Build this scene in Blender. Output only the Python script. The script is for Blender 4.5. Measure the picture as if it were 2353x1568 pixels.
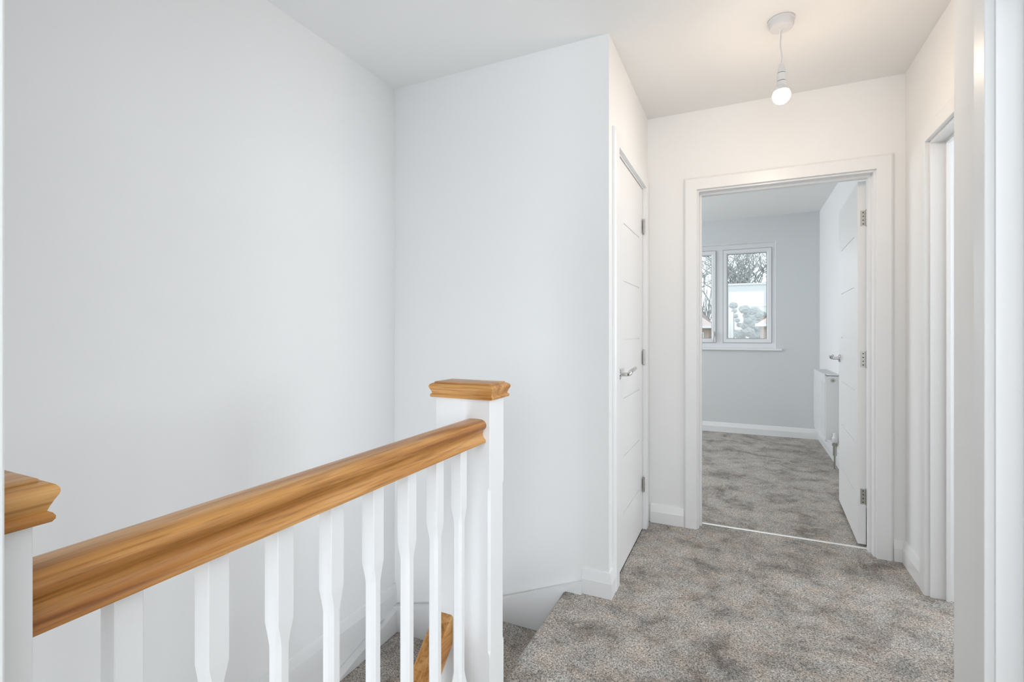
import bpy, bmesh, math, random
from mathutils import Vector, Matrix

# ------------------------------------------------------------------ clean
for o in list(bpy.data.objects):
    bpy.data.objects.remove(o, do_unlink=True)
scene = bpy.context.scene
C = scene.collection

# ------------------------------------------------------------------ camera
cam_data = bpy.data.cameras.new('camera')
cam = bpy.data.objects.new('camera', cam_data)
C.objects.link(cam)
cam_data.sensor_width = 36.0
cam_data.lens = 1127.2 / 2353 * 36.0
cam_data.shift_y = -(784 - 762.6) / 2353
cam_data.clip_start = 0.02
cam_data.clip_end = 300
cam.location = (0, 0, 1.131)
cam.rotation_euler = (math.pi / 2, 0, math.radians(25.176))
scene.camera = cam

# ------------------------------------------------------------------ world: bright overcast sky
world = bpy.data.worlds.new('world')
scene.world = world
world.use_nodes = True
bg = world.node_tree.nodes['Background']
bg.inputs[0].default_value = (0.90, 0.955, 1.0, 1)
bg.inputs[1].default_value = 1.9

# ------------------------------------------------------------------ daylight-coloured fill lights at made-up openings
def area_light(name, loc, rot, sx, sy, power, col):
    l = bpy.data.lights.new(name, 'AREA')
    l.shape = 'RECTANGLE'; l.size = sx; l.size_y = sy
    l.energy = power; l.color = col
    o = bpy.data.objects.new(name, l)
    C.objects.link(o); o.location = loc; o.rotation_euler = rot
    return o
DAY_FILL = (0.84, 0.92, 1.0)
# added unseen fills: behind camera, stair foot, bedroom left, both right-hand rooms
area_light('landing_fill_light', (0.0, -1.42, 1.45), (math.radians(90), 0, 0), 0.95, 1.4, 18, DAY_FILL)  # unseen window assumed behind the camera to bring in daylight
area_light('stair_foot_fill_light', (-1.18, -1.42, -1.40), (math.radians(90), 0, 0), 0.85, 2.0, 25, DAY_FILL)  # no glazed door is known here; added as low stairwell fill
area_light('bedroom_fill_light', (-2.58, 4.75, 1.45), (0, math.radians(-90), 0), 1.4, 1.9, 21, DAY_FILL)  # unseen source added to brighten the bedroom
area_light('side_room_fill_light', (2.88, 1.15, 1.45), (0, math.radians(90), 0), 1.3, 1.2, 33, DAY_FILL)  # unseen source added to brighten the left stair wall
area_light('far_room_fill_light', (2.88, 2.35, 1.45), (0, math.radians(90), 0), 1.3, 1.0, 26, DAY_FILL)  # unseen source added to lift the lower hall

# ------------------------------------------------------------------ exposure
vs = scene.view_settings
vs.view_transform = 'Standard'
vs.look = 'None'
vs.gamma = 1.0
vs.use_curve_mapping = False
vs.exposure = 0.25

BULB_STRENGTH = 134.0

# ------------------------------------------------------------------ materials
def new_mat(name):
    m = bpy.data.materials.new(name)
    m.use_nodes = True
    nt = m.node_tree
    return m, nt, nt.nodes['Principled BSDF']

def srgb(r, g, b):
    def f(c):
        c /= 255.0
        return c / 12.92 if c <= 0.04045 else ((c + 0.055) / 1.055) ** 2.4
    return (f(r), f(g), f(b), 1)

def plain(name, col, rough=0.5, metal=0.0, bump=0.0, bscale=300, spec=None):
    m, nt, p = new_mat(name)
    p.inputs['Base Color'].default_value = col
    p.inputs['Roughness'].default_value = rough
    p.inputs['Metallic'].default_value = metal
    if spec is not None:
        p.inputs['Specular IOR Level'].default_value = spec
    if bump > 0:
        tc = nt.nodes.new('ShaderNodeTexCoord')
        n = nt.nodes.new('ShaderNodeTexNoise'); n.inputs['Scale'].default_value = bscale
        n.inputs['Detail'].default_value = 3
        b = nt.nodes.new('ShaderNodeBump'); b.inputs['Strength'].default_value = bump
        b.inputs['Distance'].default_value = 0.001
        nt.links.new(tc.outputs['Object'], n.inputs['Vector'])
        nt.links.new(n.outputs['Fac'], b.inputs['Height'])
        nt.links.new(b.outputs['Normal'], p.inputs['Normal'])
    return m

M = {}
M['wall'] = plain('white_wall_paint', (0.895, 0.89, 0.88, 1), 0.85, bump=0.12, bscale=220, spec=0.25)
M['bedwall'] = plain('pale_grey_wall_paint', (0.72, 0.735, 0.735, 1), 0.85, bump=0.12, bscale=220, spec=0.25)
M['ceiling'] = plain('white_ceiling_paint', (0.895, 0.89, 0.88, 1), 0.9, spec=0.2)
M['gloss'] = plain('white_satin_woodwork', (0.87, 0.865, 0.86, 1), 0.32, bump=0.04, bscale=60)
M['door'] = plain('white_satin_door_paint', (0.86, 0.85, 0.84, 1), 0.38, bump=0.05, bscale=80)
M['upvc'] = plain('white_upvc', (0.82, 0.83, 0.84, 1), 0.3)
M['plastic'] = plain('white_plastic', (0.78, 0.77, 0.77, 1), 0.35)
M['radiator'] = plain('white_radiator_enamel', (0.80, 0.81, 0.81, 1), 0.3)
M['metal'] = plain('satin_nickel', (0.50, 0.48, 0.45, 1), 0.25, 1.0)
M['chrome'] = plain('polished_chrome', (0.62, 0.61, 0.60, 1), 0.14, 1.0)
M['dark'] = plain('dark_parts_and_gap_shade', (0.02, 0.018, 0.016, 1), 0.7)  # small dark parts and the painted shade under the cupboard door
M['strip'] = plain('bright_metal_threshold', (0.85, 0.84, 0.82, 1), 0.35, 0.6)
M['gap_line'] = plain('grey_gap_line', (0.30, 0.31, 0.32, 1), 0.6)  # colour of the shaded gap line around each sash
M['gasket'] = plain('black_rubber_gasket', (0.03, 0.03, 0.03, 1), 0.6)

def oak(name, axis):
    m, nt, p = new_mat(name)
    L = nt.links
    tc = nt.nodes.new('ShaderNodeTexCoord')
    mp = nt.nodes.new('ShaderNodeMapping')
    sc = [34.0, 34.0, 34.0]; sc[axis] = 1.6
    mp.inputs['Scale'].default_value = sc
    n1 = nt.nodes.new('ShaderNodeTexNoise'); n1.inputs['Scale'].default_value = 1.0
    n1.inputs['Detail'].default_value = 5; n1.inputs['Distortion'].default_value = 0.6
    mp2 = nt.nodes.new('ShaderNodeMapping')
    sc2 = [210.0, 210.0, 210.0]; sc2[axis] = 9.0
    mp2.inputs['Scale'].default_value = sc2
    n2 = nt.nodes.new('ShaderNodeTexNoise'); n2.inputs['Scale'].default_value = 1.0
    n2.inputs['Detail'].default_value = 3
    r1 = nt.nodes.new('ShaderNodeValToRGB')
    e = r1.color_ramp.elements
    e[0].position = 0.30; e[0].color = srgb(158, 98, 42)
    e[1].position = 0.72; e[1].color = srgb(226, 175, 113)
    x = e.new(0.5); x.color = srgb(200, 142, 75)
    r2 = nt.nodes.new('ShaderNodeValToRGB')
    e = r2.color_ramp.elements
    e[0].position = 0.30; e[0].color = (0.50, 0.40, 0.30, 1)
    e[1].position = 0.52; e[1].color = (1, 1, 1, 1)
    mx = nt.nodes.new('ShaderNodeMix'); mx.data_type = 'RGBA'; mx.blend_type = 'MULTIPLY'
    mx.inputs[0].default_value = 0.7
    L.new(tc.outputs['Object'], mp.inputs['Vector']); L.new(tc.outputs['Object'], mp2.inputs['Vector'])
    L.new(mp.outputs[0], n1.inputs['Vector']); L.new(mp2.outputs[0], n2.inputs['Vector'])
    L.new(n1.outputs['Fac'], r1.inputs[0]); L.new(n2.outputs['Fac'], r2.inputs[0])
    L.new(r1.outputs[0], mx.inputs[6]); L.new(r2.outputs[0], mx.inputs[7])
    L.new(mx.outputs[2], p.inputs['Base Color'])
    b = nt.nodes.new('ShaderNodeBump'); b.inputs['Strength'].default_value = 0.15
    b.inputs['Distance'].default_value = 0.001
    L.new(n2.outputs['Fac'], b.inputs['Height']); L.new(b.outputs[0], p.inputs['Normal'])
    p.inputs['Roughness'].default_value = 0.32
    return m
M['oak_y'] = oak('oak_grain_along_rail', 1)
M['oak_x'] = oak('oak_grain_across', 0)

def carpet(name, bright=1.0, tint=(1, 1, 1)):
    m, nt, p = new_mat(name)
    L = nt.links
    tc = nt.nodes.new('ShaderNodeTexCoord')
    # big soft blotches where the pile leans
    nb = nt.nodes.new('ShaderNodeTexNoise'); nb.inputs['Scale'].default_value = 4.6
    nb.inputs['Detail'].default_value = 9; nb.inputs['Roughness'].default_value = 0.76
    nb.inputs['Distortion'].default_value = 0.25
    rb = nt.nodes.new('ShaderNodeValToRGB')
    e = rb.color_ramp.elements
    e[0].position = 0.36; e[0].color = (0.38, 0.365, 0.35, 1)
    e[1].position = 0.62; e[1].color = (1, 1, 1, 1)
    x = e.new(0.50); x.color = (0.80, 0.79, 0.78, 1)
    # yarn flecks
    nw = nt.nodes.new('ShaderNodeTexNoise'); nw.inputs['Scale'].default_value = 70
    nw.inputs['Detail'].default_value = 1
    ad = nt.nodes.new('ShaderNodeVectorMath'); ad.operation = 'MULTIPLY_ADD'
    ad.inputs[1].default_value = (0.012, 0.012, 0.012)
    nf = nt.nodes.new('ShaderNodeTexNoise'); nf.inputs['Scale'].default_value = 185
    nf.inputs['Detail'].default_value = 4; nf.inputs['Roughness'].default_value = 0.7
    rf = nt.nodes.new('ShaderNodeValToRGB')
    e = rf.color_ramp.elements
    e[0].position = 0.39; e[0].color = (0.19 * bright * tint[0], 0.19 * bright * tint[1], 0.18 * bright * tint[2], 1)
    e[1].position = 0.62; e[1].color = (0.99 * bright * tint[0], 0.92 * bright * tint[1], 0.86 * bright * tint[2], 1)
    mx = nt.nodes.new('ShaderNodeMix'); mx.data_type = 'RGBA'; mx.blend_type = 'MULTIPLY'
    mx.inputs[0].default_value = 1.0
    # faint hue drift between grey and beige
    nh = nt.nodes.new('ShaderNodeTexNoise'); nh.inputs['Scale'].default_value = 11
    nh.inputs['Detail'].default_value = 3
    rh = nt.nodes.new('ShaderNodeValToRGB')
    e = rh.color_ramp.elements
    e[0].position = 0.35; e[0].color = (0.96, 1.0, 1.03, 1)
    e[1].position = 0.65; e[1].color = (1.03, 0.98, 0.94, 1)
    mh = nt.nodes.new('ShaderNodeMix'); mh.data_type = 'RGBA'; mh.blend_type = 'MULTIPLY'
    mh.inputs[0].default_value = 1.0
    O = tc.outputs['Object']
    L.new(O, nb.inputs['Vector']); L.new(O, nw.inputs['Vector']); L.new(O, nh.inputs['Vector'])
    L.new(nw.outputs['Color'], ad.inputs[0]); L.new(O, ad.inputs[2])
    L.new(ad.outputs[0], nf.inputs['Vector'])
    L.new(nb.outputs['Fac'], rb.inputs[0]); L.new(nf.outputs['Fac'], rf.inputs[0])
    L.new(rb.outputs[0], mx.inputs[6]); L.new(rf.outputs[0], mx.inputs[7])
    L.new(nh.outputs['Fac'], rh.inputs[0])
    L.new(mx.outputs[2], mh.inputs[6]); L.new(rh.outputs[0], mh.inputs[7])
    L.new(mh.outputs[2], p.inputs['Base Color'])
    b = nt.nodes.new('ShaderNodeBump'); b.inputs['Strength'].default_value = 0.6
    b.inputs['Distance'].default_value = 0.004
    L.new(nf.outputs['Fac'], b.inputs['Height']); L.new(b.outputs[0], p.inputs['Normal'])
    p.inputs['Roughness'].default_value = 0.95
    p.inputs['Specular IOR Level'].default_value = 0.1
    p.inputs['Sheen Weight'].default_value = 0.15
    return m
M['carpet'] = carpet('grey_carpet', 0.86, (1.02, 0.99, 0.955))

def glass_mat():
    m = bpy.data.materials.new('window_glass'); m.use_nodes = True
    nt = m.node_tree
    for n in list(nt.nodes): nt.nodes.remove(n)
    out = nt.nodes.new('ShaderNodeOutputMaterial')
    tr = nt.nodes.new('ShaderNodeBsdfTransparent'); tr.inputs[0].default_value = (0.93, 0.96, 0.97, 1)
    gl = nt.nodes.new('ShaderNodeBsdfGlossy'); gl.inputs['Roughness'].default_value = 0.02
    fr = nt.nodes.new('ShaderNodeFresnel'); fr.inputs[0].default_value = 1.45
    mx = nt.nodes.new('ShaderNodeMixShader')
    nt.links.new(fr.outputs[0], mx.inputs[0]); nt.links.new(tr.outputs[0], mx.inputs[1])
    nt.links.new(gl.outputs[0], mx.inputs[2]); nt.links.new(mx.outputs[0], out.inputs[0])
    return m
M['glass'] = glass_mat()

def emit(name, col, s):
    m, nt, p = new_mat(name)
    p.inputs['Base Color'].default_value = (0.9, 0.9, 0.9, 1)
    p.inputs['Emission Color'].default_value = col
    p.inputs['Emission Strength'].default_value = s
    return m
M['bulb'] = emit('glowing_warm_bulb', (1.0, 0.80, 0.61, 1), BULB_STRENGTH)

# ------------------------------------------------------------------ mesh helpers
def bx(bm, x0, x1, y0, y1, z0, z1):
    if x0 > x1: x0, x1 = x1, x0
    if y0 > y1: y0, y1 = y1, y0
    if z0 > z1: z0, z1 = z1, z0
    v = [bm.verts.new(c) for c in ((x0, y0, z0), (x1, y0, z0), (x1, y1, z0), (x0, y1, z0),
                                   (x0, y0, z1), (x1, y0, z1), (x1, y1, z1), (x0, y1, z1))]
    for f in ((3, 2, 1, 0), (4, 5, 6, 7), (0, 1, 5, 4), (1, 2, 6, 5), (2, 3, 7, 6), (3, 0, 4, 7)):
        bm.faces.new([v[i] for i in f])
    return v

def loft(bm, rings, closed=True, caps=True):
    """rings: list of lists of 3-D points (same count)."""
    vr = [[bm.verts.new(p) for p in r] for r in rings]
    n = len(vr[0])
    for a, b in zip(vr[:-1], vr[1:]):
        for i in range(n if closed else n - 1):
            j = (i + 1) % n
            bm.faces.new((a[i], a[j], b[j], b[i]))
    if caps:
        bm.faces.new(list(reversed(vr[0]))); bm.faces.new(vr[-1])
    return vr

def cyl(bm, p0, p1, r0, r1=None, n=16):
    r1 = r0 if r1 is None else r1
    p0 = Vector(p0); p1 = Vector(p1); d = (p1 - p0).normalized()
    a = d.orthogonal().normalized(); b = d.cross(a)
    rings = []
    for p, r in ((p0, r0), (p1, r1)):
        rings.append([p + a * (r * math.cos(2 * math.pi * i / n)) + b * (r * math.sin(2 * math.pi * i / n)) for i in range(n)])
    loft(bm, rings)

def tube(bm, pts, rads, n=10):
    pts = [Vector(p) for p in pts]
    if not hasattr(rads, '__len__'): rads = [rads] * len(pts)
    rings = []
    a = None
    for i, p in enumerate(pts):
        d = (pts[min(i + 1, len(pts) - 1)] - pts[max(i - 1, 0)]).normalized()
        if a is None: a = d.orthogonal().normalized()
        a = (a - d * a.dot(d)).normalized(); b = d.cross(a)
        rings.append([p + (a * math.cos(2 * math.pi * k / n) + b * math.sin(2 * math.pi * k / n)) * rads[i] for k in range(n)])
    loft(bm, rings)

def lathe(bm, prof, cx, cy, n=32):
    """prof: (r, z) from top to bottom."""
    rings = [[Vector((cx + r * math.cos(2 * math.pi * i / n), cy + r * math.sin(2 * math.pi * i / n), z)) for i in range(n)] for r, z in prof]
    loft(bm, rings)

def prism(bm, poly, z0, z1):
    loft(bm, [[(x, y, z0) for x, y in poly], [(x, y, z1) for x, y in poly]])

def smooth(o, angle=40):
    me = o.data
    for p in me.polygons: p.use_smooth = True
    if hasattr(me, 'set_sharp_from_angle'):
        me.set_sharp_from_angle(angle=math.radians(angle))

def finish(bm, bevel=0.0, seg=2):
    bmesh.ops.remove_doubles(bm, verts=bm.verts, dist=1e-6)
    if bevel > 0:
        es = [e for e in bm.edges if len(e.link_faces) == 2 and e.calc_face_angle(0) > 0.5]
        bmesh.ops.bevel(bm, geom=es, offset=bevel, segments=seg, profile=0.5, affect='EDGES', clamp_overlap=True)
    bmesh.ops.recalc_face_normals(bm, faces=bm.faces)

def obj(name, bm, mat, parent=None, bevel=0.0, sm=None, label=None):
    finish(bm, bevel)
    me = bpy.data.meshes.new(name); bm.to_mesh(me); bm.free()
    me.materials.append(M[mat] if isinstance(mat, str) else mat)
    o = bpy.data.objects.new(name, me); C.objects.link(o)
    if parent is not None:
        o.parent = parent
        o.matrix_parent_inverse = Matrix.Translation(-parent.location) if parent.type == 'EMPTY' else Matrix()
    if sm: smooth(o, sm)
    if label: o['label'] = label
    return o

def tag(o, label, cat, group=None, kind=None):
    o['label'] = label; o['category'] = cat
    if group: o['group'] = group
    if kind: o['kind'] = kind
    return o

def empty(name, loc=(0, 0, 0)):
    o = bpy.data.objects.new(name, None); C.objects.link(o); o.location = loc
    o.empty_display_size = 0.1
    return o

def B(): return bmesh.new()

def struct(name, boxes, mat, label, cat, bevel=0.0):
    bm = B()
    for b in boxes: bx(bm, *b)
    o = obj(name, bm, mat)
    return tag(o, label, cat, kind='structure')

# ------------------------------------------------------------------ plan
XS, XL, XR = -1.648, -0.514, 0.7225        # stair wall, cupboard wall, right wall
XN = 0.548                                 # right wall near the camera
YP, YB = 2.062, 3.001                      # partition, back wall
H = 2.4
YF = 6.05                                  # bedroom window wall
XBR = 0.735                                # bedroom right wall
ZLOW = -2.70                               # downstairs floor
T2 = 0.124                                 # back wall thickness

# ------------------------------------------------------------------ room shell
struct('floor', [(-0.69, XN + 0.1, 0.205, 1.81, -0.22, 0), (-0.6, XN + 0.1, -1.45, 0.205, -0.22, 0),
                 (-0.69, XR + 0.1, 1.81, 2.062, -0.22, 0), (XL - 0.1, XR + 0.1, 2.062, YB, -0.22, 0),
                 (-0.257, 0.625, YB, 3.092, -0.22, 0)],
       'carpet', 'speckled grey carpet over the landing floor', 'floor')
struct('floor_bedroom', [(-2.6, XBR, 3.125, YF, -0.22, -0.006), (-0.257, 0.625, 3.106, 3.125, -0.22, -0.006)],
       'carpet', 'grey bedroom carpet beyond the threshold strip', 'floor')
struct('floor_downstairs', [(XS, 0.7, -1.45, YP, ZLOW - 0.1, ZLOW)], 'carpet',
       'grey carpet at the foot of the stairs', 'floor')
struct('ceiling', [(XS - 0.1, XR + 0.2, -1.5, YB + 0.06, H, H + 0.1)], 'ceiling', 'white ceiling over landing and stairwell', 'ceiling')
struct('ceiling_bedroom', [(-2.7, XBR + 0.1, YB + 0.06, YF + 0.3, H, H + 0.1)], 'ceiling', 'white ceiling of the far bedroom', 'ceiling')

struct('wall_left', [(XS - 0.1, XS, -1.5, YP + 0.1, ZLOW, H)], 'wall', 'tall plain white wall along the stairwell', 'wall')
struct('wall_partition', [(XS, XL, YP, YP + 0.1, ZLOW, H)], 'wall', 'white wall at the head of the stairs, beside the cupboard', 'wall')
struct('wall_cupboard', [(XL - 0.1, XL, 2.888, YB, 0, H),
                         (XL - 0.1, XL, YP + 0.1, 2.888, 1.976, H)], 'wall', 'short white wall around the cupboard door', 'wall')
struct('wall_back', [(-2.7, -0.257, YB, YB + T2, 0, H), (0.625, XR + 0.1, YB, YB + T2, 0, H), (-0.257, 0.625, YB, YB + T2, 1.962, H)],
       'wall', 'white end wall around the open bedroom door', 'wall')
struct('wall_right', [
    (XN, XN + 0.1, -1.5, 0.80, 0, H), (XN, XN + 0.1, 1.583, 1.81, 0, H), (XN, XN + 0.1, 0.80, 1.583, 1.98, H),
    (XN + 0.1, XR + 0.1, 1.71, 1.81, 0, H),
    (XR, XR + 0.1, 1.81, 1.93, 0, H), (XR, XR + 0.1, 2.675, YB, 0, H), (XR, XR + 0.1, 1.93, 2.675, 1.98, H)],
    'wall', 'white right-hand landing wall stepping back beyond the near door', 'wall')
struct('wall_stair', [(-0.72, -0.62, -1.5, 0.187, ZLOW, H), (-0.655, -0.60, 0.187, YP - 0.06, ZLOW, -0.221)], 'wall',
       'white wall between the stairs and the landing', 'wall')
struct('wall_front', [(XS, -1.61, -1.55, -1.45, ZLOW, H), (-0.75, -0.5, -1.55, -1.45, ZLOW, H), (-1.61, -0.75, -1.55, -1.45, -0.38, H), (-1.61, -0.75, -1.55, -1.45, ZLOW, -2.42), (0.5, XN, -1.55, -1.45, ZLOW, H),
                      (-0.5, 0.5, -1.55, -1.45, 2.15, H), (-0.5, 0.5, -1.55, -1.45, ZLOW, 0.75)], 'wall',
       'white front wall behind the viewpoint with made-up openings for the fill lights', 'wall')  # unseen openings, put in only to admit the fill light
struct('wall_side_room', [(XR + 0.1, 3.0, 1.71, 1.81, 0, H), (XN + 0.1, 3.0, -0.1, 0.0, 0, H),
                          (2.9, 3.0, 0.0, 0.5, 0, H), (2.9, 3.0, 1.7, 1.71, 0, H), (2.9, 3.0, 0.5, 1.7, 0, 0.8), (2.9, 3.0, 0.5, 1.7, 2.1, H)], 'wall',
       'white walls of the side room behind the near right door', 'wall')
struct('wall_far_room', [(XR + 0.1, 3.0, YB, YB + 0.1, 0, H), (2.9, 3.0, 1.81, 1.85, 0, H), (2.9, 3.0, 2.85, YB, 0, H),
                         (2.9, 3.0, 1.85, 2.85, 0, 0.8), (2.9, 3.0, 1.85, 2.85, 2.1, H)], 'wall',
       'white walls of the room behind the far right door', 'wall')
struct('floor_far_room', [(XR + 0.1, 3.0, 1.81, YB + 0.1, -0.22, -0.004)], 'carpet', 'grey carpet in the room behind the far right door', 'floor')
struct('ceiling_far_room', [(XR + 0.2, 3.0, 1.81, YB + 0.1, H, H + 0.1)], 'ceiling', 'white ceiling of the room behind the far right door', 'ceiling')
struct('floor_side_room', [(XN + 0.1, 3.0, -0.1, 1.81, -0.22, -0.004)], 'carpet', 'grey carpet in the side room', 'floor')
struct('ceiling_side_room', [(XR + 0.2, 3.0, -0.1, 1.81, H, H + 0.1)], 'ceiling', 'white ceiling of the side room', 'ceiling')
struct('wall_bedroom_right', [(XBR, XBR + 0.1, YB + T2, YF, 0, H)], 'wall', 'white bedroom side wall behind the radiator', 'wall')
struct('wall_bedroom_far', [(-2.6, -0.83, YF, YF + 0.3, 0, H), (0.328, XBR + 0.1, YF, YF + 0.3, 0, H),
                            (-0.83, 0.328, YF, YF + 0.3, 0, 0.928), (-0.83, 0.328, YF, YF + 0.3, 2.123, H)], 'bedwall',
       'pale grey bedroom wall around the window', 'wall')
struct('wall_bedroom_left', [(-2.7, -2.6, YB + T2, 3.75, 0, H), (-2.7, -2.6, 5.75, YF + 0.3, 0, H),
                             (-2.7, -2.6, 3.75, 5.75, 0, 0.7), (-2.7, -2.6, 3.75, 5.75, 2.2, H)], 'wall',
       'white bedroom wall with an opening added for the fill light', 'wall')  # unseen opening, put in for the bedroom fill

# ------------------------------------------------------------------ skirting
SK = [(0.0, 0.0), (0.0155, 0.0), (0.0155, 0.064), (0.0135, 0.068), (0.0095, 0.098), (0.0065, 0.106), (0.0, 0.1085)]
def sweep_plan(bm, pts, prof, z0=0.0):
    """sweep profile (offset to the right of travel, z) along a plan polyline with mitres"""
    P = [Vector(p) for p in pts]
    rings = []
    for i, p in enumerate(P):
        d0 = (P[i] - P[i - 1]).normalized() if i > 0 else None
        d1 = (P[i + 1] - P[i]).normalized() if i < len(P) - 1 else None
        if d0 is None: d0 = d1
        if d1 is None: d1 = d0
        n0 = Vector((d0.y, -d0.x)); n1 = Vector((d1.y, -d1.x))
        m = (n0 + n1); m = m / m.dot(n0) if m.length > 1e-6 else n0
        rings.append([(p.x + m.x * o, p.y + m.y * o, z0 + z) for o, z in prof])
    loft(bm, rings)

def baseboard(name, pts, label, z0=0.0, prof=SK):
    bm = B(); sweep_plan(bm, pts, prof, z0)
    return tag(obj(name, bm, 'gloss', sm=25), label, 'skirting board', kind='structure')

baseboard('baseboard_partition', [(-0.628, YP), (XL, YP), (XL, 2.1145)], 'white moulded skirting around the outer corner by the cupboard')
baseboard('baseboard_back', [(XL + 0.018, YB), (-0.307, YB)], 'white skirting between cupboard door and bedroom door')
baseboard('baseboard_corner', [(0.675, YB), (XR, YB), (XR, 2.725)], 'white skirting in the right far corner of the landing')
baseboard('baseboard_bedroom', [(-2.6, YF), (XBR, YF), (XBR, 3.13)], 'white skirting around the bedroom', z0=-0.006)
# level board on the stair wall
baseboard('baseboard_left', [(XS, 0.3), (XS, YP)], 'level white moulded board on the stairwell wall', z0=-0.316,
          prof=[(0.0, 0.0), (0.016, 0.0), (0.016, 0.088), (0.014, 0.092), (0.011, 0.120), (0.007, 0.129), (0.0, 0.132)])

# ------------------------------------------------------------------ doors: frames
ARCH = [(0.0, 0.0), (0.0, 0.0165), (0.0015, 0.018), (0.060, 0.018), (0.0685, 0.0125), (0.071, 0.008), (0.071, 0.0)]
def u_sweep(bm, a0, a1, h, prof, mp, zbase=0.0):
    """profile (o outwards from opening edge, d out of wall) swept up-over-down; mp(a, d, z) -> xyz"""
    st = []
    for st_i in range(4):
        ring = []
        for o, d in prof:
            a, z = [(a0 - o, zbase), (a0 - o, h + o), (a1 + o, h + o), (a1 + o, zbase)][st_i]
            ring.append(mp(a, d, z))
        st.append(ring)
    loft(bm, st)

def door_frame(root, a0, a1, h, mp, thick, stop0, stop1, arch_back=False, margin=0.009, zb=0.0):
    bm = B(); u_sweep(bm, a0 - margin, a1 + margin, h + margin, ARCH, mp, zb)
    obj('architrave', bm, 'gloss', root, sm=20)
    if arch_back:
        bm = B(); u_sweep(bm, a0 - margin, a1 + margin, h + margin, ARCH, lambda a, d, z: mp(a, -thick - d, z), zb)
        obj('architrave', bm, 'gloss', root, sm=20)
    bm = B(); u_sweep(bm, a0, a1, h, [(0, 0), (0.029, 0), (0.029, -thick), (0, -thick)], mp, zb)
    obj('door_lining', bm, 'gloss', root)
    bm = B(); u_sweep(bm, a0, a1, h, [(0.0, -stop0), (0.0, -stop1), (-0.012, -stop1), (-0.012, -stop0)], mp, zb)
    obj('door_stop', bm, 'gloss', root)

GZ = [1.652, 1.373, 1.093, 0.811, 0.531, 0.256]
def leaf_mesh(w, t, z0, z1, g0, g1, groove=0.0055, rec=0.004):
    """local: x 0..w along the leaf, y 0..t thickness, grooves on both faces"""
    bm = B()
    bx(bm, 0, w, rec, t - rec, z0, z1)
    zs = [z0] + sorted(GZ) + [z1]
    for ya, yb in ((0, rec), (t - rec, t)):
        bx(bm, 0, g0, ya, yb, z0, z1); bx(bm, g1, w, ya, yb, z0, z1)
        for k in range(len(zs) - 1):
            za = zs[k] + (groove / 2 if k > 0 else 0); zb = zs[k + 1] - (groove / 2 if k < len(zs) - 2 else 0)
            bx(bm, g0, g1, ya, yb, za, zb)
    return bm

def xf_bm(bm, mat):
    bmesh.ops.transform(bm, matrix=mat, verts=bm.verts)
    return bm

def lever_handle(parent, mat):
    """local: rose on plane y=0, sticking out to -y, lever towards +x"""
    bm = B()
    cyl(bm, (0, 0, 0), (0, -0.005, 0), 0.026, 0.026, 28); cyl(bm, (0, -0.005, 0), (0, -0.009, 0), 0.025, 0.021, 28)
    h = obj('handle', xf_bm(bm, mat), 'chrome', parent, sm=35, label='polished metal lever handle on a round rose')
    bm = B()
    cyl(bm, (0, -0.008, 0), (0, -0.042, 0), 0.0095, 0.0085, 18)
    n = obj('handle_neck', xf_bm(bm, mat), 'chrome', h, sm=35)
    bm = B()
    pts = [(-0.004, -0.044, 0), (0.004, -0.050, 0.006), (0.016, -0.053, 0.014), (0.04, -0.055, 0.018), (0.075, -0.056, 0.020), (0.105, -0.054, 0.021), (0.116, -0.051, 0.021)]
    tube(bm, pts, [0.0085, 0.0102, 0.0098, 0.0090, 0.0086, 0.0082, 0.0070], 14)
    l = obj('lever', xf_bm(bm, mat), 'chrome', h, sm=50)
    return h

def hinge(parent, mat, z):
    """local: knuckle axis at origin, leaves spread along +x (door edge) and -x"""
    bm = B()
    for k in range(5):
        za = z - 0.040 + k * 0.0162
        cyl(bm, (0, 0, za), (0, 0, za + 0.0152), 0.0048 if k % 2 == 0 else 0.0044, None, 12)
    cyl(bm, (0, 0, z - 0.045), (0, 0, z - 0.040), 0.0030, 0.0045, 12)
    cyl(bm, (0, 0, z + 0.0405), (0, 0, z + 0.0455), 0.0045, 0.0030, 12)
    bx(bm, 0.0, 0.026, 0.0, 0.0022, z - 0.040, z + 0.0405)
    o = obj('hinge', xf_bm(bm, mat), 'metal', parent, sm=35, label='satin steel butt hinge')
    # screws
    bm = B()
    for zz in (-0.03, -0.010, 0.010, 0.03):
        cyl(bm, (0.014, -0.0003, z + zz), (0.014, 0.0006, z + zz), 0.0032, None, 10)
    obj('hinge_screw', xf_bm(bm, mat), 'dark', o)
    return o

# --- cupboard door (door_1) in wall X = XL, hall side faces +X
d1 = empty('door_1', (XL, 2.52, 0))
tag(d1, 'narrow white grooved cupboard door, closed, beside the stair head', 'door', kind='structure')
door_frame(d1, 2.1945, 2.858, 1.946, lambda a, d, z: (XL + d, a, z), 0.1, 0.045, 0.06)
mt = Matrix(((0, -1, 0, XL - 0.004), (1, 0, 0, 2.1975), (0, 0, 1, 0), (0, 0, 0, 1)))  # x->Y, y->-X
leaf = obj('door_leaf', xf_bm(leaf_mesh(0.657, 0.036, 0.008, 1.942, 0.163, 0.556), mt), 'door', d1)
lever_handle(leaf, Matrix.Translation((XL - 0.004, 2.262, 0.934)) @ Matrix(((0, -1, 0, 0), (1, 0, 0, 0), (0, 0, 1, 0), (0, 0, 0, 1))))
for z in (1.73, 0.985, 0.26):
    hinge(leaf, Matrix.Translation((XL + 0.0035, 2.8565, 0)) @ Matrix(((0, 1, 0, 0), (-1, 0, 0, 0), (0, 0, 1, 0), (0, 0, 0, 1))), z)
bm = B(); bx(bm, XL - 0.09, XL - 0.004, 2.195, 2.857, 0.0005, 0.006); obj('door_gap_shade', bm, 'dark', d1)  # dark strip painted in for the shade under the leaf

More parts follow.
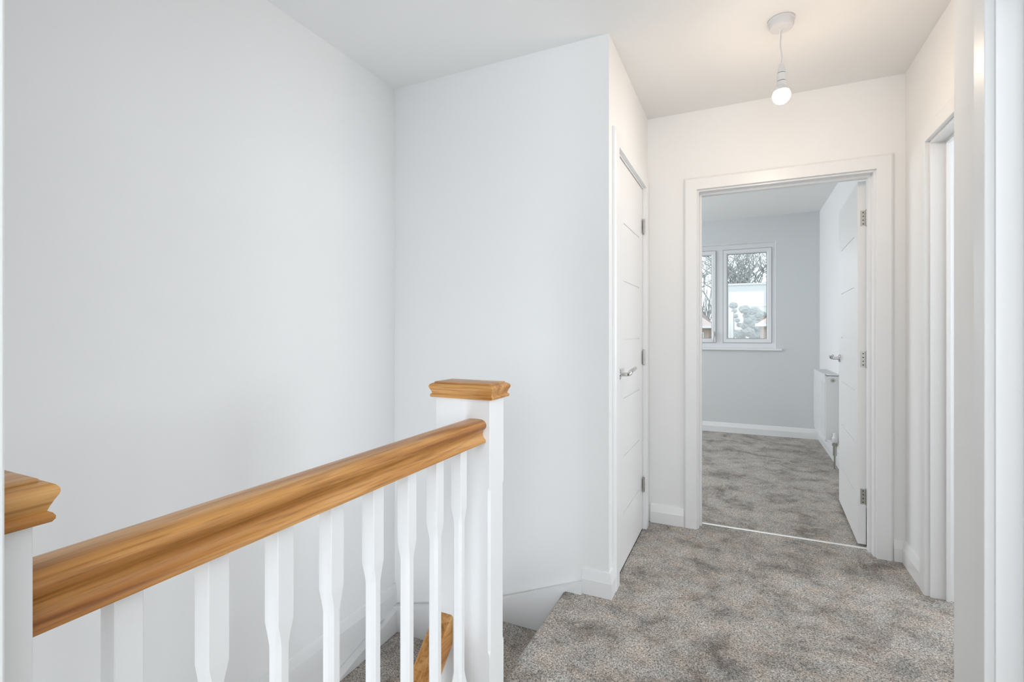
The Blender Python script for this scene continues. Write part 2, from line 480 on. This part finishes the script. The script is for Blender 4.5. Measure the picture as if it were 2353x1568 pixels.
# --- bedroom door (door_2) in wall Y = YB, hall side faces -Y
d2 = empty('door_2', (0.18, YB, 0))
tag(d2, 'white grooved bedroom door standing wide open in its frame', 'door', kind='structure')
door_frame(d2, -0.227, 0.595, 1.934, lambda a, d, z: (a, YB - d, z), T2, 0.05, 0.086, arch_back=True)
ang = math.radians(-2.3)
LW = 0.765
# leaf local x -> world +Y (away from hinge), local y -> world +X ; left face at local y=0
base = Matrix.Translation((0.5525, 3.134, 0)) @ Matrix.Rotation(ang, 4, 'Z') @ Matrix(((0, 1, 0, 0), (1, 0, 0, 0), (0, 0, 1, 0), (0, 0, 0, 1)))
bm = leaf_mesh(LW, 0.036, 0.008, 1.926, 0.122, 0.640); xf_bm(bm, base)
leaf2 = obj('door_leaf', bm, 'door', d2)
lever_handle(leaf2, base @ Matrix.Translation((LW - 0.058, 0, 0.956)) @ Matrix(((-1, 0, 0, 0), (0, 1, 0, 0), (0, 0, 1, 0), (0, 0, 0, 1))))
for z in (1.73, 0.985, 0.26):
    # hinge plate lies on the leaf edge (plane local x = 0)
    hm = base @ Matrix.Translation((-0.0015, 0.0375, 0)) @ Matrix(((0, 1, 0, 0), (-1, 0, 0, 0), (0, 0, 1, 0), (0, 0, 0, 1)))
    hinge(leaf2, hm, z)

# --- far right door (door_3) in wall X = XR, hall side faces -X
d3 = empty('door_3', (XR, 2.3, 0))
tag(d3, 'white door frame at the far end of the right wall, its door open inwards', 'door', kind='structure')
door_frame(d3, 1.96, 2.645, 1.934, lambda a, d, z: (XR - d, a, z), 0.1, 0.050, 0.064)
mt = Matrix.Translation((XR + 0.104, 1.924, 0))
leaf3 = obj('door_leaf', xf_bm(leaf_mesh(0.679, 0.036, 0.008, 1.930, 0.11, 0.57), mt), 'door', d3)
lever_handle(leaf3, Matrix.Translation((XR + 0.104 + 0.62, 1.960, 0.956)) @ Matrix.Rotation(math.pi, 4, 'Z'))

# --- near right door (door_4) in wall X = XN
d4 = empty('door_4', (XN, 1.2, 0))
tag(d4, 'white door frame cut off at the right edge of the view, its door open', 'door', kind='structure')
door_frame(d4, 0.83, 1.553, 1.946, lambda a, d, z: (XN - d, a, z), 0.1, 0.048, 0.062)
mt = Matrix.Translation((XN + 0.104, 0.796, 0))
leaf4 = obj('door_leaf', xf_bm(leaf_mesh(0.717, 0.036, 0.008, 1.942, 0.12, 0.60), mt), 'door', d4)
lever_handle(leaf4, Matrix.Translation((XN + 0.104 + 0.657, 0.832, 0.956)) @ Matrix.Rotation(math.pi, 4, 'Z'))

# white lining on the end of the wall at the left edge of the view
bm = B(); bx(bm, -0.72, -0.5995, 0.187, 0.2053, 0, H)
tag(obj('trim_1', bm, 'gloss', bevel=0.002), 'white upright trim at the left edge of the view beside the near newel', 'trim', kind='structure')
# threshold strip
bm = B()
loft(bm, [[(x, 3.090, 0.0005), (x, 3.092, 0.0045), (x, 3.098, 0.0065), (x, 3.104, 0.0045), (x, 3.108, -0.004)] for x in (-0.226, 0.594)])
tag(obj('trim_2', bm, 'strip', sm=30), 'thin bright metal threshold strip across the bedroom doorway', 'threshold strip', kind='structure')

# ------------------------------------------------------------------ bedroom window
w1 = empty('window_1', (-0.25, YF, 0.94))
tag(w1, 'white two-light window with deep reveal in the far bedroom wall', 'window', kind='structure')
FY0, FY1 = YF + 0.085, YF + 0.155
X0, X1, Z0, Z1 = -0.83, 0.328, 0.945, 2.123
def ring_frame(bm, x0, x1, z0, z1, w, y0, y1, ch=0.012):
    """picture-frame with a chamfered inner lip"""
    def ring(o, y):
        return [(x0 + o, y, z0 + o), (x1 - o, y, z0 + o), (x1 - o, y, z1 - o), (x0 + o, y, z1 - o)]
    rings = [ring(0, y1), ring(0, y0), ring(w - ch, y0), ring(w, y0 + ch), ring(w, y1)]
    vr = [[bm.verts.new(p) for p in r] for r in rings]
    for a, b in zip(vr, vr[1:] + vr[:1]):
        for i in range(4):
            j = (i + 1) % 4
            bm.faces.new((a[i], a[j], b[j], b[i]))
bm = B(); ring_frame(bm, X0, X1, Z0, Z1, 0.066, FY0, FY1, 0.006)
bx(bm, -0.278, -0.204, FY0 - 0.001, FY1, Z0 + 0.036, Z1 - 0.036)
obj('window_frame', bm, 'upvc', w1)
def sash(x0, x1, z0, z1, proud):
    bm = B(); ring_frame(bm, x0, x1, z0, z1, 0.046, FY0 - proud, FY1 - 0.01, 0.014)
    s = obj('sash', bm, 'upvc', w1)
    bm = B(); ring_frame(bm, x0 - 0.005, x1 + 0.005, z0 - 0.005, z1 + 0.005, 0.010, FY0 - 0.0022, FY0 + 0.004, 0.001)
    obj('gap_line', bm, 'gap_line', s)  # grey ring drawn in for the shaded gap around the sash
    bm = B(); ring_frame(bm, x0 + 0.043, x1 - 0.043, z0 + 0.043, z1 - 0.043, 0.006, FY0 + 0.020, FY0 + 0.026, 0.002)
    obj('gasket', bm, 'gasket', s)
    bm = B(); bx(bm, x0 + 0.04, x1 - 0.04, FY0 + 0.030, FY0 + 0.034, z0 + 0.04, z1 - 0.04)
    obj('pane', bm, 'glass', s)
    return s
sash(-0.201, 0.289, 1.008, 2.062, 0.012)
s2 = sash(-0.787, -0.281, 1.008, 2.062, 0.020)
bm = B()
bx(bm, -0.311, -0.293, FY0 - 0.030, FY0 - 0.018, 1.075, 1.135)
cyl(bm, (-0.302, FY0 - 0.030, 1.115), (-0.302, FY0 - 0.050, 1.115), 0.008, None, 12)
tube(bm, [(-0.302, FY0 - 0.050, 1.125), (-0.302, FY0 - 0.054, 1.09), (-0.302, FY0 - 0.052, 1.045), (-0.302, FY0 - 0.050, 1.015)], [0.008, 0.008, 0.007, 0.006], 10)
obj('window_handle', bm, 'metal', s2, sm=40, label='metal window handle hanging down')
bm = B(); bx(bm, X0 - 0.055, X1 + 0.057, YF - 0.03, YF, 0.925, 0.945); bx(bm, X0, X1, YF - 0.001, FY0 + 0.01, 0.925, 0.945)
obj('window_sill', bm, 'gloss', w1, bevel=0.003)
# plastered white reveal linings
bm = B(); bx(bm, X1 - 0.0035, X1 + 0.001, YF - 0.001, FY0, Z0, Z1); bx(bm, X0 - 0.001, X0 + 0.0035, YF - 0.001, FY0, Z0, Z1); bx(bm, X0, X1, YF - 0.001, FY0, Z1 - 0.0035, Z1 + 0.001)
obj('window_reveal', bm, 'gloss', w1)

# ------------------------------------------------------------------ radiator
RY0, RY1, RX0, RX1, RZ0, RZ1 = 4.85, 5.56, 0.628, 0.732, 0.205, 0.770
r = empty('radiator', (0.68, 5.2, 0.2))
tag(r, 'white panel radiator on the bedroom side wall behind the open door', 'radiator')
bm = B()
# front panel with shallow pressed flutes
prof = []
n = 14
ys = [RY0 + 0.006 + (RY1 - RY0 - 0.012) * i / (n * 2) for i in range(n * 2 + 1)]
bx(bm, RX0, RX0 + 0.012, RY0, RY1, RZ0, RZ1 - 0.018)
for i in range(n):
    ya = ys[2 * i] + 0.008; yb = ys[2 * i + 2] - 0.008
    bx(bm, RX0 - 0.004, RX0, ya, yb, RZ0 + 0.045, RZ1 - 0.07)
obj('front_panel', bm, 'radiator', r, bevel=0.002)
bm = B(); bx(bm, RX1 - 0.014, RX1 - 0.002, RY0, RY1, RZ0, RZ1 - 0.018); obj('back_panel', bm, 'radiator', r, bevel=0.002)
bm = B(); bx(bm, RX0 + 0.004, RX1 - 0.004, RY0 - 0.002, RY0 + 0.012, RZ0 + 0.02, RZ1 - 0.012); obj('side_panel', bm, 'radiator', r, bevel=0.002)
bm = B(); bx(bm, RX0 + 0.004, RX1 - 0.004, RY1 - 0.012, RY1 + 0.002, RZ0 + 0.02, RZ1 - 0.012); obj('side_panel', bm, 'radiator', r, bevel=0.002)
bm = B()
bx(bm, RX0 - 0.003, RX0 + 0.006, RY0 - 0.003, RY1 + 0.003, RZ1 - 0.03, RZ1)
bx(bm, RX1 - 0.010, RX1, RY0 - 0.003, RY1 + 0.003, RZ1 - 0.03, RZ1)
bx(bm, RX0, RX1, RY0 - 0.003, RY0 + 0.02, RZ1 - 0.006, RZ1); bx(bm, RX0, RX1, RY1 - 0.02, RY1 + 0.003, RZ1 - 0.006, RZ1)
for k in range(24):
    y = RY0 + 0.03 + k * 0.0275
    bx(bm, RX0, RX1, y, y + 0.014, RZ1 - 0.005, RZ1 - 0.001)
obj('top_grille', bm, 'radiator', r)
bm = B(); cyl(bm, (0.683, RY0 - 0.002, 0.722), (0.683, RY0 - 0.010, 0.722), 0.0165, 0.015, 20)
bp = obj('bleed_plug', bm, 'metal', r, sm=35, label='round metal bleed plug')
bm = B(); bx(bm, 0.6795, 0.6865, RY0 - 0.012, RY0 - 0.010, 0.7185, 0.7255); obj('plug_slot', bm, 'dark', bp)
bm = B()
cyl(bm, (0.690, RY0 - 0.045, 0.105), (0.690, RY0 - 0.045, 0.215), 0.0135, None, 16)
cyl(bm, (0.690, RY0 - 0.045, 0.180), (0.690, RY0 + 0.004, 0.222), 0.010, None, 14)
cyl(bm, (0.690, RY0 - 0.045, 0.185), (0.690, RY0 - 0.045, 0.205), 0.019, None, 6)
cyl(bm, (0.690, RY0 - 0.045, -0.005), (0.690, RY0 - 0.045, 0.105), 0.0075, None, 12)
v = obj('valve', bm, 'metal', r, sm=35, label='metal radiator valve')
bm = B(); lathe(bm, [(0.009, 0.290), (0.013, 0.286), (0.015, 0.262), (0.0225, 0.252), (0.0225, 0.222), (0.018, 0.215)], 0.690, RY0 - 0.045, 20)
obj('valve_head', bm, 'plastic', v, sm=35, label='white valve cap')

# ------------------------------------------------------------------ pendant light
PX, PY = 0.142, 2.27
pl = empty('pendant_light', (PX, PY, H))
tag(pl, 'bare lit bulb hanging on a short white cord from a ceiling rose', 'pendant light')
bm = B(); lathe(bm, [(0.047, H + 0.0), (0.0495, H - 0.003), (0.0495, H - 0.008), (0.0465, H - 0.011), (0.0455, H - 0.028), (0.042, H - 0.035), (0.034, H - 0.038), (0.010, H - 0.040), (0.006, H - 0.046), (0.0035, H - 0.047)], PX, PY, 40)
obj('ceiling_rose', bm, 'plastic', pl, sm=30)
cordp = [(PX, PY, H - 0.044), (PX - 0.001, PY, 2.33), (PX - 0.003, PY, 2.30), (PX + 0.001, PY, 2.27), (PX + 0.003, PY, 2.245), (PX + 0.001, PY, 2.215)]
bm = B(); tube(bm, cordp, 0.0028, 8); obj('cord', bm, 'plastic', pl, sm=60)
HX, HY = PX + 0.001, PY
bm = B(); lathe(bm, [(0.004, 2.222), (0.008, 2.219), (0.0125, 2.205), (0.0148, 2.190), (0.0152, 2.1825)], HX, HY, 24)
lathe(bm, [(0.0156, 2.1805), (0.0160, 2.178), (0.0164, 2.150)], HX, HY, 24)
lathe(bm, [(0.0164, 2.1480), (0.0160, 2.130)], HX, HY, 24)
obj('lamp_holder', bm, 'plastic', pl, sm=30)
for rr, za, zb in ((0.0148, 2.1825, 2.1805), (0.0157, 2.150, 2.148)):
    bm = B(); lathe(bm, [(rr, za), (rr, zb)], HX, HY, 24); obj('holder_ring', bm, 'dark', pl)
bm = B(); lathe(bm, [(0.0150, 2.131), (0.0155, 2.128), (0.0235, 2.115), (0.0285, 2.108)], HX, HY, 28)
obj('bulb_collar', bm, 'plastic', pl, sm=30)
bm = B()
prof = [(0.0285, 2.108)]
for k in range(1, 12):
    a = math.radians(12 - 102 * k / 11.0)
    prof.append((max(0.0335 * math.cos(a), 0.001), 2.092 + 0.0345 * math.sin(a)))
lathe(bm, prof, HX, HY, 32)
obj('bulb', bm, 'bulb', pl, sm=60, label='glowing white bulb')

# ------------------------------------------------------------------ balustrade on the landing
bal = empty('balustrade', (-0.677, 0.7, 0))
tag(bal, 'white spindle balustrade with oak handrail along the landing edge', 'balustrade')
CX = -0.677
# handrail
half = [(0.0, 0.8875), (0.012, 0.8872), (0.021, 0.8860), (0.0285, 0.8825), (0.0330, 0.8775), (0.0348, 0.8715), (0.0340, 0.8660),
        (0.0305, 0.8612), (0.0265, 0.8575), (0.0240, 0.8530), (0.0232, 0.8475), (0.0240, 0.8420), (0.0268, 0.8368), (0.0305, 0.8330), (0.0325, 0.8300), (0.0325, 0.8240)]
prof = half + [(-x, z) for x, z in reversed(half[1:])]
bm = B(); loft(bm, [[(CX + x, y, z) for x, z in prof] for y in (0.234, 1.201)])
obj('handrail', bm, 'oak_y', bal, sm=35, label='moulded oak handrail')
# base rail
bm = B(); bx(bm, CX - 0.031, CX + 0.031, 0.234, 1.201, 0.0, 0.038); obj('base_rail', bm, 'gloss', bal, bevel=0.006)
# spindles
def sq_ring(cx, cy, hx, hy, cut, z):
    c = cut
    return [(cx - hx + c, cy - hy, z), (cx + hx - c, cy - hy, z), (cx + hx, cy - hy + c, z), (cx + hx, cy + hy - c, z),
            (cx + hx - c, cy + hy, z), (cx - hx + c, cy + hy, z), (cx - hx, cy + hy - c, z), (cx - hx, cy - hy + c, z)]
def spindle_mesh():
    bm = B()
    s = 0.0155
    rings = [sq_ring(0, 0, s, s, 0.0012, z) for z in (0.037, 0.203)]
    rings += [sq_ring(0, 0, s, s, 0.0016, 0.205), sq_ring(0, 0, 0.0142, 0.0142, 0.0052, 0.222), sq_ring(0, 0, 0.0132, 0.0132, 0.0066, 0.235)]
    rings += [sq_ring(0, 0, 0.0132, 0.0132, 0.0066, 0.628), sq_ring(0, 0, 0.0142, 0.0142, 0.0052, 0.643), sq_ring(0, 0, s, s, 0.0016, 0.665)]
    rings += [sq_ring(0, 0, s, s, 0.0012, 0.667), sq_ring(0, 0, s, s, 0.0012, 0.826)]
    loft(bm, rings)
    return bm
sp0 = obj('spindle', spindle_mesh(), 'gloss', bal)
sp0.matrix_parent_inverse = Matrix.Translation(-Vector(bal.location))
sp0.location = (CX, 0.3355, 0)
for k in range(1, 8):
    s = sp0.copy(); C.objects.link(s); s.parent = bal
    s.matrix_parent_inverse = Matrix.Translation(-Vector(bal.location))
    s.location = (CX, 0.3355 + 0.1108 * k, 0)

# newels
def newel(x0, x1, y0, y1, zb, chamfer_top, chamfer_bot, mat_cap, label):
    cx, cy = (x0 + x1) / 2, (y0 + y1) / 2; hx, hy = (x1 - x0) / 2, (y1 - y0) / 2
    bm = B()
    ct, cb = chamfer_top, chamfer_bot
    rings = [sq_ring(cx, cy, hx, hy, 0.001, z) for z in (zb, cb - 0.012)]
    rings += [sq_ring(cx, cy, hx, hy, 0.0065, z) for z in (cb, ct)]
    rings += [sq_ring(cx, cy, hx, hy, 0.001, z) for z in (ct + 0.012, 0.9435)]
    loft(bm, rings)
    nw = obj('newel_post', bm, 'gloss', bal, label=label)
    prof = [(0.005, 0.9415), (0.0105, 0.9420), (0.0125, 0.9450), (0.0127, 0.9480), (0.0108, 0.9512), (0.0076, 0.9530),
            (0.0090, 0.9570), (0.0120, 0.9640), (0.0146, 0.9690), (0.0154, 0.9722), (0.0150, 0.9755), (0.0128, 0.9788), (0.0092, 0.9812), (0.0052, 0.9826), (0.0030, 0.9830),
            (0.0028, 0.9858), (-0.0012, 0.9868)]
    bm = B()
    loft(bm, [[(x0 - o, y0 - o, z), (x1 + o, y0 - o, z), (x1 + o, y1 + o, z), (x0 - o, y1 + o, z)] for o, z in prof])
    obj('newel_cap', bm, mat_cap, nw, sm=30, label='moulded oak newel cap')
    return nw
newel(-0.809, -0.632, 1.200, 1.287, -1.05, 0.690, 0.245, 'oak_x', 'wide white newel post at the stair head')
newel(-0.722, -0.632, 0.187 + 0.0185, 0.2365, -0.22, 0.690, 0.245, 'oak_y', 'white half newel against the near wall')
# fascia under the landing edge
bm = B(); bx(bm, -0.715, -0.6915, 0.206, 1.199, -0.24, -0.001); obj('apron_board', bm, 'gloss', bal, bevel=0.002)

# lower handrail going down the stairs
def zr(y): return 0.318 + (y - 1.2) * 0.915
bm = B()
hw = 0.030
lp = [(-0.030, -0.004), (-0.026, 0.0), (0.026, 0.0), (0.030, -0.004), (0.030, -0.080), (0.026, -0.085), (-0.026, -0.085), (-0.030, -0.080)]
LX = -0.782
loft(bm, [[(LX + x, y, zr(y) + z) for x, z in lp] for y in (-0.70, 1.1995)])
lr = empty('stair_handrail', (LX, 1.2, -0.8))
tag(lr, 'square-edged oak handrail sloping down the stairs from the wide newel', 'handrail')
lrm = obj('rail', bm, 'oak_y', lr)
for k in range(14):
    y = 1.095 - k * 0.122
    bm = B()
    t = 0.0155
    loft(bm, [[(LX - t, y - t, zr(y - t) - 0.752), (LX + t, y - t, zr(y - t) - 0.752), (LX + t, y + t, zr(y + t) - 0.752), (LX - t, y + t, zr(y + t) - 0.752)],
              [(LX - t, y - t, zr(y - t) - 0.083), (LX + t, y - t, zr(y - t) - 0.083), (LX + t, y + t, zr(y + t) - 0.083), (LX - t, y + t, zr(y + t) - 0.083)]])
    obj('spindle', bm, 'gloss', lr)

# ------------------------------------------------------------------ staircase
st = empty('staircase', (-1.2, 1.3, ZLOW))
tag(st, 'carpeted winder staircase turning down beside the left wall', 'staircase')
RISE = 0.206
def step_poly(poly, z, drop=0.36):
    bm = B(); prism(bm, poly, z - drop, z)
    # soft carpet nosing on the upper edges
    es = [e for e in bm.edges if all(abs(vv.co.z - z) < 1e-6 for vv in e.verts)]
    bmesh.ops.bevel(bm, geom=es, offset=0.018, segments=4, profile=0.5, affect='EDGES')
    return obj('step', bm, 'carpet', st, sm=50)
XW, YW = XS + 0.0015, YP - 0.0015
step_poly([(-0.672, 1.289), (-0.672, YW), (-1.25, YW), (-0.80, 1.289)], -RISE)
step_poly([(-0.811, 1.289), (-1.23, YW), (XW, YW), (XW, 1.60)], -2 * RISE)
step_poly([(-0.811, 1.288), (XW, 1.62), (XW, 1.24), (-0.811, 1.24)], -3 * RISE)
y1 = 1.26
for k in range(4, 13):
    ya = y1 - 0.225
    step_poly([(-0.836, ya), (-0.836, y1), (XW, y1), (XW, ya)], -k * RISE, 0.42 if k < 12 else ZLOW * -1 - k * RISE - 0.002)
    y1 = ya + 0.02
# white inner string under the sloping handrail
bm = B()
loft(bm, [[(x, 1.199, -0.44), (x, 1.199, -1.02), (x, -0.62, -2.68), (x, -0.62, -2.11)] for x in (-0.834, -0.758)])
obj('string', bm, 'gloss', st)
# carpet nosing and riser at the landing edge
bm = B()
R = 0.022
prof = [(-0.657, 0.0008), (-0.690, 0.0008)]
for k in range(1, 9):
    a = math.pi / 2 + math.pi * k / 8.0
    prof.append((-0.690 + R * math.cos(a), -R + 0.0008 + R * math.sin(a)))
prof += [(-0.680, -2 * R), (-0.680, -0.215), (-0.657, -0.215)]
loft(bm, [[(x, y, z) for x, z in prof] for y in (1.289, YW)])
obj('landing_nosing', bm, 'carpet', st, sm=50)
# wall strings: partition side
def string_board(poly_top, bottom, mp, t, name='string'):
    bm = B()
    n = len(poly_top)
    front = [mp(a, z, t) for a, z in poly_top] + [mp(a, z, t) for a, z in reversed(bottom)]
    back = [mp(a, z, 0) for a, z in poly_top] + [mp(a, z, 0) for a, z in reversed(bottom)]
    loft(bm, [back, front])
    return obj(name, bm, 'gloss', st, sm=30)
def smooth_pts(pts, n=6):
    out = []
    for i in range(len(pts) - 1):
        p0 = pts[max(i - 1, 0)]; p1 = pts[i]; p2 = pts[i + 1]; p3 = pts[min(i + 2, len(pts) - 1)]
        for k in range(n):
            t = k / n
            out.append(tuple(0.5 * ((2 * p1[j]) + (-p0[j] + p2[j]) * t + (2 * p0[j] - 5 * p1[j] + 4 * p2[j] - p3[j]) * t * t + (-p0[j] + 3 * p1[j] - 3 * p2[j] + p3[j]) * t ** 3) for j in (0, 1)))
    out.append(pts[-1])
    return out
top = smooth_pts([(-0.628, 0.050), (-0.80, -0.020), (-1.009, -0.104), (-1.25, -0.190), (-1.50, -0.256), (-1.646, -0.290)])
bot = [(a, z - 0.42) for a, z in top]
string_board(top, bot, lambda a, z, t: (a, YP - 0.0015 - t, z), 0.030)
top = smooth_pts([(2.060, -0.292), (1.94, -0.325), (1.795, -0.360), (1.667, -0.394), (1.50, -0.455), (1.30, -0.58), (1.10, -0.75), (0.8, -1.03), (0.3, -1.49), (-0.6, -2.31)])
bot = [(a, z - 0.42) for a, z in top]
string_board(top, bot, lambda a, z, t: (XS + 0.0015 + t, a, z), 0.040)

# ------------------------------------------------------------------ outside the bedroom window
M['bark'] = plain('grey_bark', (0.27, 0.265, 0.26, 1), 0.9)
M['twig'] = plain('hazed_grey_twigs', (0.36, 0.36, 0.36, 1), 0.9)  # paler than real bark, with the outdoor haze put into the colour
M['leaf'] = plain('dull_evergreen', (0.25, 0.27, 0.265, 1), 0.9)
M['rooftile'] = plain('pinkish_roof_tile', (0.50, 0.415, 0.385, 1), 0.85)
M['brick'] = plain('pale_brick', (0.42, 0.33, 0.29, 1), 0.9)
M['render'] = plain('white_cladding', (0.62, 0.63, 0.65, 1), 0.8)
M['gutter'] = plain('white_gutter', (0.66, 0.66, 0.67, 1), 0.5)
M['grass'] = plain('winter_grass', (0.30, 0.32, 0.24, 1), 0.95)
M['winglass'] = plain('dark_house_window', (0.09, 0.10, 0.11, 1), 0.2)

bm = B(); bx(bm, -40, 40, 8, 140, -3.0, -2.9)
tag(obj('lawn', bm, 'grass'), 'pale winter ground outside the bedroom window', 'ground', kind='structure')

def bare_tree(x, y, h, seed, label, spread=0.52):
    rnd = random.Random(seed)
    t = empty('bare_tree', (x, y, -2.9))
    bt, bb = B(), B()
    tips = []
    def grow(bm, p, d, length, rad, depth):
        q = p + d * length
        mid = p + d * length * 0.5 + Vector((rnd.uniform(-1, 1), rnd.uniform(-1, 1), 0)) * length * 0.06
        tube(bm, [p, mid, q], [rad, rad * 0.85, rad * 0.68], 4 if depth > 0 else 7)
        if depth >= 5: return
        nb = 3 if depth < 3 else 2
        for k in range(nb + (1 if rnd.random() < 0.4 else 0)):
            ax = Vector((rnd.uniform(-1, 1), rnd.uniform(-1, 1), rnd.uniform(-0.15, 0.35))).normalized()
            nd = (d * (1 - spread) + ax * spread + Vector((0, 0, 0.10))).normalized()
            st_ = q if k < 2 else p + d * length * rnd.uniform(0.55, 0.95)
            grow(bb, st_, nd, length * rnd.uniform(0.60, 0.80), rad * 0.60, depth + 1)
    grow(bt, Vector((x, y, -2.9)), Vector((rnd.uniform(-0.05, 0.05), rnd.uniform(-0.05, 0.05), 1)).normalized(), h * 0.30, h * 0.016, 0)
    obj('trunk', bt, 'bark', t); obj('branches', bb, 'twig', t)
    tag(t, label, 'tree', 'bare trees behind the white building')
spots = [(-5.0, 66, 19.5, 1, 'bare grey tree furthest left in the window view'),
         (-2.6, 70, 19.5, 2, 'bare grey tree behind the left window light'),
         (-0.9, 64, 18.5, 3, 'bare grey tree just right of the window mullion'),
         (0.4, 68, 20.5, 4, 'tall bare forked tree in the middle of the right window light'),
         (1.9, 65, 18.5, 5, 'bare grey tree near the right edge of the window'),
         (3.8, 69, 19.5, 6, 'bare grey tree hidden mostly by the right window frame')]
for s in spots: bare_tree(*s)
# dense woodland edge
def hedge(x0, x1, y, h, seed, label):
    rnd = random.Random(seed)
    bm = B()
    n = 900
    for k in range(n):
        x = rnd.uniform(x0, x1); yy = y + rnd.uniform(-2, 2)
        z0 = -2.9 + rnd.uniform(0, h * 0.5); hh = h * rnd.uniform(0.25, 0.55)
        p = Vector((x, yy, z0)); d = Vector((rnd.uniform(-0.35, 0.35), rnd.uniform(-0.3, 0.3), 1)).normalized()
        w = rnd.uniform(0.03, 0.10)
        a = d.orthogonal().normalized() * w; b = d.cross(a).normalized() * w
        q = p + d * hh
        loft(bm, [[p + a, p - a * 0.5 + b, p - a * 0.5 - b], [q + a * 0.2, q - a * 0.1 + b * 0.2, q - a * 0.1 - b * 0.2]])
    o = obj('woodland_thicket', bm, 'twig')
    tag(o, label, 'thicket', kind='stuff')
hedge(-14, 10, 76, 13.0, 11, 'hazy thicket of bare trunks behind the white building')

# white flat-topped building
wb = empty('white_warehouse', (0, 50, -2.9))
tag(wb, 'long flat-topped white building behind the shrubs', 'building')
bm = B(); bx(bm, -1.62, 9.0, 48, 56, -2.9, 5.25); obj('wall', bm, 'render', wb)
bm = B(); bx(bm, -1.68, 9.06, 47.93, 56.06, 5.25, 5.42); obj('roof_edge', bm, 'gutter', wb)
for k in range(8):
    bm = B(); bx(bm, -1.6 + k * 1.3, -1.6 + k * 1.3 + 1.24, 47.95, 48.0, 3.35, 3.40); obj('cladding_joint', bm, 'gutter', wb)

def house(x0, x1, y0, y1, eave, ridge, label, wins):
    h = empty('house', ((x0 + x1) / 2, (y0 + y1) / 2, -2.9))
    bm = B(); bx(bm, x0, x1, y0, y1, -2.9, eave); obj('wall', bm, 'brick', h)
    bm = B()
    o = 0.35; ym = (y0 + y1) / 2; hip = (y1 - y0) / 2
    b = [(x0 - o, y0 - o, eave), (x1 + o, y0 - o, eave), (x1 + o, y1 + o, eave), (x0 - o, y1 + o, eave)]
    vb = [bm.verts.new(p) for p in b]
    ra = bm.verts.new((x0 + hip, ym, ridge)); rb = bm.verts.new((x1 - hip, ym, ridge))
    for f in ((vb[0], vb[1], rb, ra), (vb[1], vb[2], rb), (vb[2], vb[3], ra, rb), (vb[3], vb[0], ra), (vb[3], vb[2], vb[1], vb[0])): bm.faces.new(f)
    obj('roof', bm, 'rooftile', h)
    bm = B(); bx(bm, x0 - o - 0.06, x1 + o + 0.06, y0 - o - 0.10, y0 - o, eave - 0.12, eave + 0.02); obj('gutter', bm, 'gutter', h)
    for (wx0, wx1, wz0, wz1) in wins:
        bm = B(); bx(bm, wx0, wx1, y0 - 0.04, y0 + 0.02, wz0, wz1)
        w = obj('window', bm, 'gutter', h)
        bm = B(); bx(bm, wx0 + 0.07, wx1 - 0.07, y0 - 0.06, y0 - 0.03, wz0 + 0.07, wz1 - 0.07); obj('pane', bm, 'winglass', w)
    tag(h, label, 'house')
house(0.98, 5.5, 28, 33.5, 1.52, 3.6, 'brick house with pinkish hipped roof at the right of the window', [(1.22, 1.62, 0.1, 1.25), (2.2, 3.0, 0.1, 1.25)])
house(-6.2, -1.75, 30, 35.5, 1.45, 3.7, 'brick house with pinkish roof seen through the left window light', [(-2.6, -2.0, 0.1, 1.1)])

# evergreen shrubs and a pale post in front of the white building
def blob(bm, c, rx, ry, rz, rnd):
    m = bmesh.ops.create_icosphere(bm, subdivisions=3, radius=1.0)
    for v in m['verts']:
        k = 1 + rnd.uniform(-0.16, 0.16)
        v.co = Vector((c[0] + v.co.x * rx * k, c[1] + v.co.y * ry * k, c[2] + v.co.z * rz * k))
def shrub(x, y, parts, seed, label, trunk_top):
    rnd = random.Random(seed)
    s = empty('evergreen_tree', (x, y, -2.9))
    bm = B()
    for (dx, z, r_) in parts: blob(bm, (x + dx, y + rnd.uniform(-0.2, 0.2), z), r_, r_ * 0.8, r_ * 0.85, rnd)
    obj('foliage', bm, 'leaf', s)
    bm = B(); tube(bm, [(x, y, -2.9), (x + 0.05, y, -1), (x, y, trunk_top)], [0.12, 0.09, 0.05], 6)
    obj('trunk', bm, 'bark', s)
    tag(s, label, 'tree')
shrub(0.10, 36, [(0.0, 2.60, 0.33), (0.12, 2.2, 0.22), (0.20, 1.85, 0.25), (0.05, 1.5, 0.30), (0.25, 1.1, 0.36), (-0.25, 0.95, 0.36)], 21, 'grey-green evergreen tree with a round top in the middle of the window', 2.5)
shrub(0.80, 38, [(-0.05, 2.55, 0.38), (0.25, 2.25, 0.42), (-0.20, 2.0, 0.40), (0.05, 1.55, 0.45), (0.1, 0.9, 0.5)], 22, 'bushy evergreen tree just left of the right-hand house', 2.2)
shrub(-0.58, 37, [(0.0, 2.95, 0.27), (0.06, 2.55, 0.18), (0.14, 2.2, 0.17), (0.26, 1.9, 0.17), (0.36, 1.6, 0.17), (0.2, 1.0, 0.3)], 23, 'slender evergreen tree beside the pale post', 2.6)
bm = B(); cyl(bm, (-0.62, 33, -2.9), (-0.62, 33, 2.35), 0.13, 0.11, 12)
tag(obj('pale_post', bm, 'gutter', sm=40), 'pale upright post left of the evergreen trees outside', 'post')
